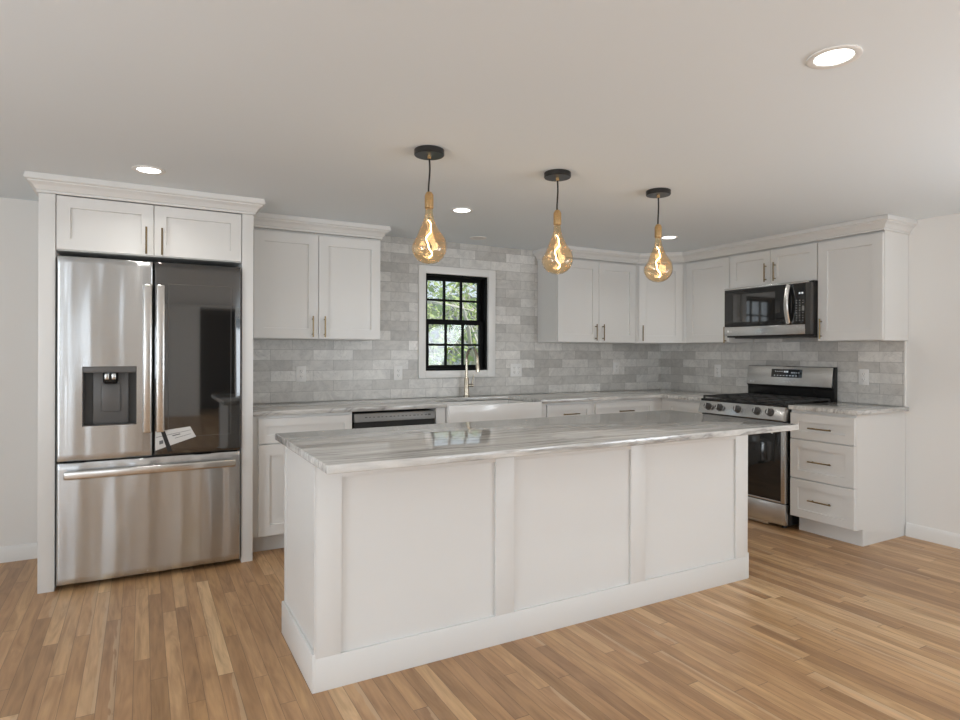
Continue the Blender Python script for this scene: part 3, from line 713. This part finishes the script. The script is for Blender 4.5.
# ------------------------------------------------------------------ range
r0, r1 = 1.103, 1.879
c = thing('gas_range', (-.33, -(r0 + r1) / 2, 0), 'stainless gas range with five knobs between the base cabinets', 'range')
MB().fbox(FR, r0 + .004, r1 - .004, .03, .615, .03, .900).build('body', M['black'], c)
for u in (r0 + .06, r1 - .06):
    for n_ in (.10, .58): MB().lathe([(.018, 0), (.018, .03), (0, .03)], FR.p(u, n_, 0), seg=12).build('foot', M['blackm'], c)
MB().fbox(FR, r0, r1, .025, .655, .900, .919, .004).build('cooktop', M['black'], c)
# control panel (slanted) with knobs
pn = [(.600, .798), (.676, .798), (.694, .806), (.662, .901), (.600, .901)]
MB().prism([FR.p(r0, a, z) for a, z in pn], FR.U * (r1 - r0), .002).build('control_panel', M['steel'], c)
ax = Vector(FR.N * .095 + Vector((0, 0, .032))).normalized()
for i, f in enumerate((.125, .270, .492, .715, .858)):
    base = FR.p(r0 + (r1 - r0) * f, .6775, .857)
    kb = MB().lathe([(.0295, 0), (.0295, .004), (.0255, .006), (.0245, .030), (.021, .034), (0, .034)], base, ax, 28).build('knob', M['gray'], c)
    MB().lathe([(.0335, -.002), (.0335, .002), (.0, .002)], base, ax, 28).build('bezel', M['steel_b'], kb)
    side = FR.U; uv = ax.cross(side).normalized()
    g = MB(); p0 = base + ax * .033
    g.hexa([p0 + side * a + uv * b_ + ax * z for z in (0, .010) for a, b_ in ((-.006, -.020), (.006, -.020), (.006, .020), (-.006, .020))], .002)
    g.build('grip', M['steel_b'], kb)
MB().fbox(FR, r0 + .005, r1 - .005, .615, .650, .778, .798).build('vent_gap', M['blackm'], c)
# oven door
dr = MB(); d0, d1, dn0, dn1 = r0 + .004, r1 - .004, .616, .660
dr.fbox(FR, d0, d0 + .035, dn0, dn1, .192, .777, .003); dr.fbox(FR, d1 - .035, d1, dn0, dn1, .192, .777, .003); dr.fbox(FR, d0 + .035, d1 - .035, dn0, dn1, .735, .777, .003); dr.fbox(FR, d0 + .035, d1 - .035, dn0, dn1, .192, .206, .003)
od = dr.build('oven_door', M['steel'], c)
MB().fbox(FR, d0 + .035, d1 - .035, dn0, dn1 + .001, .206, .735, .001).build('glass', M['bglass'], od)
hd = MB().fbox(FR, d0 + .02, d1 - .02, dn1 + .030, dn1 + .052, .744, .772, .010, 3)
for u in (d0 + .05, d1 - .05): hd.fbox(FR, u - .012, u + .012, dn1 - .002, dn1 + .034, .748, .768, .003)
hd.build('handle', M['steel_b'], od)
lm = MB(); lm.text(FR, 'LG', d1 - .155, dn1 + .0012, .703, .022); lm.lathe([(.0125, 0), (.0125, .0006), (0, .0006)], FR.p(d1 - .105, dn1 + .001, .711), FR.N, 18)
lm.build('badge', M['white_mark'], od)
wd = MB().fbox(FR, d0, d1, .616, .656, .032, .186, .004).build('storage_drawer', M['steel'], c)
MB().fbox(FR, d0 + .14, d1 - .14, .600, .650, .012, .032).build('drawer_lip', M['steel'], c)
# grates and burners
for gi, (a, b_) in enumerate(((r0 + .015, r0 + .260), (r0 + .266, r1 - .266), (r1 - .260, r1 - .015))):
    g = MB(); z0_, z1_ = .932, .946; n0_, n1_ = .085, .645; t = .011
    g.fbox(FR, a, b_, n0_, n0_ + t, z0_, z1_, .002); g.fbox(FR, a, b_, n1_ - t, n1_, z0_, z1_, .002); g.fbox(FR, a, a + t, n0_, n1_, z0_, z1_, .002); g.fbox(FR, b_ - t, b_, n0_, n1_, z0_, z1_, .002)
    mu = (a + b_) / 2
    g.fbox(FR, mu - t / 2, mu + t / 2, n0_, n1_, z0_, z1_, .002)
    for n_ in (.225, .365, .505): g.fbox(FR, a, b_, n_ - t / 2, n_ + t / 2, z0_, z1_, .002)
    for u in (a + .006, b_ - .006):
        for n_ in (n0_ + .006, n1_ - .006): g.fbox(FR, u - .006, u + .006, n_ - .006, n_ + .006, .9185, z0_ + .002)
    g.build('grate', M['iron'], c)
    for n_ in ((.225, .505) if gi != 1 else (.365,)):
        MB().lathe([(.052, 0), (.050, .006), (.036, .007), (.036, .011), (.012, .012), (0, .012)], FR.p(mu, n_, .9185), (0, 0, 1), 24).build('burner', M['iron'], c)
# backguard
bgm = MB(); prof = [(.020, .905), (.060, .905), (.060, 1.010), (.068, 1.022), (.075, 1.025), (.052, 1.190), (.020, 1.190)]
bgm.prism([FR.p(r0, a, z) for a, z in prof], FR.U * (r1 - r0), .0015)
bk = bgm.build('backguard', M['black'], c)
s0 = Vector((.0755, 1.030)); s1 = Vector((.0535, 1.187))
def onbg(u, t, off): a = s0.lerp(s1, t); nn_ = Vector((s1.y - s0.y, -(s1.x - s0.x))).normalized(); return FR.p(u, a.x + nn_.x * off, a.y + nn_.y * off)
def bgquad(u0, u1, t0, t1, off, th, bev=0.): return MB().hexa([onbg(u0, t0, off), onbg(u1, t0, off), onbg(u1, t0, off + th), onbg(u0, t0, off + th), onbg(u0, t1, off), onbg(u1, t1, off), onbg(u1, t1, off + th), onbg(u0, t1, off + th)], bev)
fc_ = bgquad(r0, r1 - .012, 0., 1., -.001, .004, .0012).build('face_plate', M['steel'], bk)
dsx = bgquad(r0 + .235, r0 + .512, .42, .86, .002, .0022).build('display', M['bglass'], bk)
# the dots on the display: clock and key marks
k = MB()
def mark(u, t, w, h, k):
    q_ = MB().hexa([onbg(u, t, .0040), onbg(u + w, t, .0040), onbg(u + w, t, .0046), onbg(u, t, .0046), onbg(u, t + h, .0040), onbg(u + w, t + h, .0040), onbg(u + w, t + h, .0046), onbg(u, t + h, .0046)])
    k.merge(q_.bm)
for i in range(3): mark(r0 + .352 + i * .014, .68, .008, .08, k)
k.build('clock_digits', M['display'], bk)
for i in range(8):
    k = MB(); mark(r0 + .262 + i * .028, .50, .010, .03, k); k.build('key', M['display'], bk)
for i in range(4):
    k = MB(); mark(r0 + .27 + i * .020, .72, .008, .03, k); k.build('key', M['display'], bk)
    k = MB(); mark(r0 + .42 + i * .020, .66, .008, .03, k); k.build('key', M['display'], bk)
lm = MB(); FBG = Fr((0, 0, 0), FR.U, FR.N)
lm.lathe([(.008, 0), (.008, .0006), (0, .0006)], onbg(r0 + .040, .14, .003), FR.N, 16).text(FR, 'LG', r0 + .052, .0765, 1.046, .018)
lm.build('badge', M['white_mark'], bk)

# ------------------------------------------------------------------ microwave
m0, m1, mz0, mz1, mf = 1.124, 1.900, 1.432, 1.848, .395
c = thing('microwave_oven', (-.2, -(m0 + m1) / 2, mz0), 'black and stainless over-the-range microwave above the stove', 'microwave', None)
MB().fbox(FR, m0, m1, .012, mf - .035, mz0, mz1).build('body', M['blackm'], c)
ck = m1 - .165   # door ends here, control panel beyond
dd = MB().fbox(FR, m0, ck, mf - .034, mf, mz0 + .088, mz1 - .016, .003).build('door', M['bglass'], c)
MB().fbox(FR, m0 + .09, ck - .13, mf - .002, mf + .0008, mz0 + .125, mz1 - .06).build('window_mesh', M['bglass2'], dd)
MB().fbox(FR, m0, m1 - .02, mf - .034, mf + .003, mz1 - .016, mz1, .002).build('top_trim', M['steel'], c)
MB().fbox(FR, m0, m1 - .045, mf - .034, mf + .002, mz0 + .012, mz0 + .087, .003).build('bottom_trim', M['steel'], c)
MB().fbox(FR, m1 - .044, m1, mf - .034, mf, mz0 + .012, mz1 - .016, .003).build('corner_panel', M['gray'], c)
cp = MB().fbox(FR, ck + .002, m1 - .045, mf - .034, mf, mz0 + .088, mz1 - .016, .002).build('control_panel', M['bglass'], c)
k = MB(); ku0 = ck + .045
for r_ in range(9):
    for q_ in range(3):
        u = ku0 + q_ * .026; z = mz0 + .115 + r_ * .019
        k.fbox(FR, u, u + .010, mf - .001, mf + .0006, z, z + (.006 if (r_ + q_) % 2 else .004))
k.fbox(FR, ku0 + .050, ku0 + .066, mf - .001, mf + .0006, mz0 + .19, mz0 + .225)
k.build('keypad_marks', M['grey_mark'], cp)
k = MB()
for q_ in (0, 1): k.lathe([(.008, 0), (.008, .0006), (0, .0006)], FR.p(ku0 + .030 + q_ * .022, mf, mz0 + .325), FR.N, 14)
k.build('display', M['display'], cp)
P = []
for i in range(15):
    t_ = i / 14; P.append((ck - .012 , mf + .012 + .030 * math.sin(math.pi * t_), mz0 + .100 + .292 * t_))
hb = bmesh.new(); rings = []
for (u, n_, z) in P: rings.append([hb.verts.new(FR.p(u + a, n_ + b_, z)) for a, b_ in ((-.017, -.008), (.017, -.008), (.019, .0), (.012, .007), (-.012, .007), (-.019, 0))])
for A_, B_ in zip(rings, rings[1:]):
    for j in range(6): hb.faces.new([A_[j], A_[(j + 1) % 6], B_[(j + 1) % 6], B_[j]])
hb.faces.new(rings[0]); hb.faces.new(rings[-1][::-1]); bmesh.ops.recalc_face_normals(hb, faces=hb.faces)
mh = MB(); mh.merge(hb)
for z in (mz0 + .104, mz0 + .388): mh.fbox(FR, ck - .024, ck, mf - .001, mf + .020, z - .010, z + .010, .002)
mh.build('handle', M['steel_b'], dd)
MB().fbox(FR, m0 + .06, m1 - .06, .06, mf - .06, mz0 - .010, mz0 + .001).build('vent_filter', M['gray'], c)
lm = MB(); lm.lathe([(.009, 0), (.009, .0006), (0, .0006)], FR.p(m0 + .040, mf + .002, mz0 + .050), FR.N, 16).text(FR, 'LG', m0 + .054, mf + .0022, mz0 + .042, .018)
lm.build('badge', M['white_mark'], c)

# ------------------------------------------------------------------ pendants
BUMPS = [(random.uniform(0, 6.28), random.uniform(.02, .12), random.uniform(.004, .009) * random.choice((-1, -1, 1))) for _ in range(9)]
def bulb_r(th, h, r):
    v = r
    for a, z, amp in BUMPS:
        d2 = (math.atan2(math.sin(th - a), math.cos(th - a)) / .55) ** 2 + ((-h - .38 - z) / .028) ** 2
        v += amp * math.exp(-d2) * min(1, r / .06)
    return v
def make_pendant(x, y, label):
    c = thing('pendant_light', (x, y, CEIL), label, 'pendant light', 'three bulb pendants above the island')
    MB().lathe([(.066, 0), (.070, -.003), (.070, -.024), (.067, -.028), (0, -.028)], (x, y, CEIL), seg=40).build('canopy', M['satin_black'], c)
    MB().lathe([(.009, -.028), (.009, -.038), (.006, -.042), (0, -.042)], (x, y, CEIL), seg=16).build('cord_grip', M['brass_l'], c)
    P = [(x + .004 * math.sin(i / 10 * math.pi * 1.6), y + .002 * math.sin(i / 10 * 5), CEIL - .038 - i / 10 * .160) for i in range(11)]
    MB().tube(P, .0042, 8).build('cord', M['blackm'], c)
    so = MB().lathe([(.006, -.196), (.012, -.198), (.018, -.208), (.0205, -.214), (.0205, -.272), (.019, -.274), (0, -.274)], (x, y, CEIL + .0005), seg=24).build('socket', M['brass_l'], c)
    prof = [(.016, -.268), (.018, -.285), (.019, -.300), (.024, -.325), (.034, -.350), (.048, -.378), (.063, -.402), (.075, -.424), (.0815, -.445), (.0825, -.462), (.078, -.482), (.067, -.502), (.050, -.518), (.028, -.529), (.010, -.5325), (0, -.533)]
    pr = []
    for (r_a, h_a), (r_b, h_b) in zip(prof, prof[1:]):
        for s_ in range(3): pr.append((r_a + (r_b - r_a) * s_ / 3, h_a + (h_b - h_a) * s_ / 3))
    pr.append(prof[-1])
    bl = MB().lathe(pr, (x, y, CEIL + .0005), seg=48, fn=bulb_r, close=False).build('bulb', M['amber'], c, 180)
    MB().lathe([(.006, -.274), (.006, -.320), (.010, -.326), (.004, -.338), (0, -.340)], (x, y, CEIL + .0005), seg=12).build('stem', M['glass'], bl)
    F_ = []
    for i in range(61):
        t_ = i / 60
        F_.append((x + .011 * math.sin(t_ * 9.5) + .004 * math.sin(t_ * 23), y + .011 * math.cos(t_ * 9.5), CEIL - .3245 - .180 * t_))
    fl = MB().tube(F_, .0027, 8).build('filament', M['filament'], bl)
    ld_ = bpy.data.lights.new('bulb_glow', 'POINT'); ld_.energy = .45; ld_.color = (1., .68, .36); ld_.shadow_soft_size = .03
    lo = bpy.data.objects.new('bulb_glow', ld_); COL.objects.link(lo); lo.parent = bl; lo.location = (0, 0, -.43)
    return c
p0 = make_pendant(-3.610, -2.103, 'glowing amber glass bulb pendant nearest the refrigerator')
for px, lab in ((-2.877, 'glowing amber glass bulb pendant in the middle of the three above the island'), (-2.158, 'glowing amber glass bulb pendant nearest the microwave')):
    q_ = copy_tree(p0); q_.location = (px, -2.103, CEIL); q_['label'] = lab

# ------------------------------------------------------------------ recessed lights
def make_can(x, y, label, lit=True, r=.078):
    c = thing('recessed_light', (x, y, CEIL), label, 'ceiling light', 'round recessed ceiling lights')
    MB().lathe([(r, 0), (r, -.004), (r - .004, -.006), (r * .74, -.004), (r * .70, -.001), (r * .70, 0)], (x, y, CEIL - .0002), seg=40, close=False).build('trim_ring', M['trimw'], c)
    MB().lathe([(r * .69, -.0025), (r * .69, -.0015), (0, -.0015)], (x, y, CEIL), seg=32).build('lens', M['lens' if lit else 'offlens'], c)
    if lit:
        d = bpy.data.lights.new('downlight', 'AREA'); d.shape = 'DISK'; d.size = r * 1.3; d.energy = SPOT_POWER; d.color = (1., .96, .90); d.spread = math.radians(140)
        o = bpy.data.objects.new('downlight', d); COL.objects.link(o); o.parent = c; o.location = (0, 0, -.010)
    return c
l0 = make_can(-4.748, -1.10, 'lit round recessed light in the ceiling in front of the refrigerator cabinet')
for x, y, lab in ((-2.925, -1.106, 'lit round recessed light in the ceiling between the first two pendants'), (-1.024, -1.094, 'lit round recessed light in the ceiling just behind the pendant nearest the microwave'),
                  (-2.858, -3.552, 'large lit round recessed light at the upper right of the ceiling')):
    q_ = copy_tree(l0); q_.location = (x, y, CEIL); q_['label'] = lab
make_can(-2.362, -.301, 'small unlit round recessed light in the ceiling above the window', False, .070)

# ------------------------------------------------------------------ outlets
def make_outlet(F, u, z, n, gangs, label):
    c = thing('wall_outlet', F.p(u, n, z), label, 'outlet', 'white wall outlets on the tile')
    w = .037 + .023 * (gangs - 1)
    MB().fbox(F, u - w, u + w, n, n + .006, z - .059, z + .059, .002).build('cover_plate', M['plate'], c)
    for g in range(gangs):
        uc = u + (g - (gangs - 1) / 2) * .046
        for dz in (-.020, .020):
            rc = MB().fbox(F, uc - .0165, uc + .0165, n + .004, n + .0075, z + dz - .0155, z + dz + .0155, .002).build('receptacle', M['trimw'], c)
            MB().fbox(F, uc - .0075, uc - .005, n + .005, n + .0078, z + dz - .002, z + dz + .008).fbox(F, uc + .005, uc + .0075, n + .005, n + .0078, z + dz - .002, z + dz + .008).fbox(F, uc - .002, uc + .002, n + .005, n + .0078, z + dz - .011, z + dz - .007).build('slot', M['gray'], rc)
make_outlet(FB, -3.725, 1.131, .0102, 1, 'white outlet on the back tile nearest the refrigerator')
make_outlet(FB, -2.945, 1.128, .0102, 1, 'white outlet on the back tile just left of the window')
make_outlet(FB, -1.806, 1.138, .0102, 2, 'wide white double outlet on the back tile just right of the window')
make_outlet(FB, -.623, 1.142, .0102, 1, 'white outlet on the back tile close to the inside corner')
make_outlet(FR, .738, 1.130, .0102, 1, 'white outlet on the side wall tile left of the range')
make_outlet(FR, 2.074, 1.121, .0102, 1, 'white outlet on the side wall tile right of the range')

# ------------------------------------------------------------------ outdoors, seen through the kitchen window
GZ = -.9
struct(MB().box(-26, 40, .5, 60, GZ - .2, GZ).build('ground_outdoors', M['grass']))
sh = thing('garden_shed', (3.55, 13.6, GZ), 'small white garden shed on the lawn outside the window', 'shed')
MB().box(2.6, 4.5, 12.6, 14.6, GZ, 1.30).build('walls', M['siding'], sh)
MB().prism([(2.45, 12.45, 1.27), (4.65, 12.45, 1.27), (3.55, 12.45, 2.0)], (0, 2.3, 0)).build('roof', M['shingle'], sh)
MB().box(3.2, 3.9, 12.56, 12.6, GZ + .02, .95).build('door', M['siding'], sh)
hs = thing('neighbour_house', (14., 33., GZ), 'white house with grey roof beyond the trees outside the window', 'house')
MB().box(9.5, 18, 31, 38, GZ, 2.2).build('walls', M['siding'], hs)
MB().prism([(9.1, 30.6, 2.15), (18.4, 30.6, 2.15), (13.75, 30.6, 5.2)], (0, 7.8, 0)).build('roof', M['shingle'], hs)
def make_tree(x, y, h, seed, label, leafm, nleaf, spread):
    rng = random.Random(seed); base = Vector((x, y, GZ))
    c = thing('tree', base, label, 'tree', 'leafing trees outside the kitchen window')
    tr = MB(); tips = []
    def grow(p, d, L, r, lev):
        k = 4; P = [p.copy()]; rs = [r]
        for i in range(k):
            d = (d + Vector((rng.uniform(-.25, .25), rng.uniform(-.25, .25), rng.uniform(-.08, .14)))).normalized(); p = p + d * L / k
            P.append(p.copy()); rs.append(r * (1 - .45 * (i + 1) / k))
        tr.tube(P, rs, 7 if lev < 2 else 5)
        if lev >= 2: tips.extend(P[2:])
        if lev < 3:
            for b in range(4 if lev else 6):
                j = rng.randint(1, k); nd = Vector((rng.uniform(-1, 1), rng.uniform(-1, 1), rng.uniform(-.25, .8))).normalized()
                grow(P[j], (d * .4 + nd).normalized(), L * rng.uniform(.45, .7), rs[j] * .6, lev + 1)
    grow(base, Vector((rng.uniform(-.1, .1), 0, 1)), h * .55, h * .022, 0)
    tr.build('trunk', M['bark'], c)
    lf = bmesh.new()
    for _ in range(nleaf):
        p = rng.choice(tips) + Vector([rng.gauss(0, spread) for _ in range(3)])
        a = Vector([rng.uniform(-1, 1) for _ in range(3)]).normalized(); b = a.orthogonal().normalized(); s = rng.uniform(.05, .11)
        lf.faces.new([lf.verts.new(p - a * s), lf.verts.new(p + b * s * .5), lf.verts.new(p + a * s), lf.verts.new(p - b * s * .5)])
    mb = MB(); mb.merge(lf); o = mb.build('foliage', M[leafm], c)
make_tree(.35, 5.6, 5.0, 3, 'pale green leafing tree closest to the kitchen window', 'leaf', 650, .25)
make_tree(2.9, 9.6, 5.6, 5, 'bright leafing tree outside behind the middle of the kitchen window', 'leaf', 1900, .28)
make_tree(7.6, 15.2, 6.0, 8, 'dark green tree outside just right of the white shed', 'leaf2', 3800, .3)
make_tree(4.6, 19.5, 7.5, 11, 'tall pale green tree beyond the white shed', 'leaf', 4600, .35)
make_tree(12.4, 21.5, 7.6, 13, 'far dark green tree on the lawn at the right', 'leaf2', 5200, .4)
make_tree(7.6, 26.8, 9., 17, 'far dark green tree on the lawn in front of the house', 'leaf2', 5200, .45)
for i, (x, y) in enumerate(((1.25, 8.5), (3.9, 11.75), (5.3, 11.9))):
    rng = random.Random(40 + i); b = bmesh.new()
    for _ in range(1500):
        v = Vector([rng.gauss(0, 1) for _ in range(3)]).normalized() * rng.uniform(.5, 1.); p = Vector((x + v.x * .55, y + v.y * .5, GZ + .72 + v.z * .72))
        a = Vector([rng.uniform(-1, 1) for _ in range(3)]).normalized(); e = a.orthogonal().normalized(); s = rng.uniform(.04, .08)
        b.faces.new([b.verts.new(p - a * s), b.verts.new(p + e * s * .6), b.verts.new(p + a * s), b.verts.new(p - e * s * .6)])
    mb = MB(); mb.merge(b)
    tag(mb.build('shrub', M['leaf2' if i != 1 else 'leaf']), ('round shrub outside low in the left of the window', 'pale round shrub outside low behind the faucet', 'round shrub outside in front of the white shed')[i], 'shrub', 'shrubs below the kitchen window')

for o in bpy.data.objects:
    if '_o' in o: del o['_o']
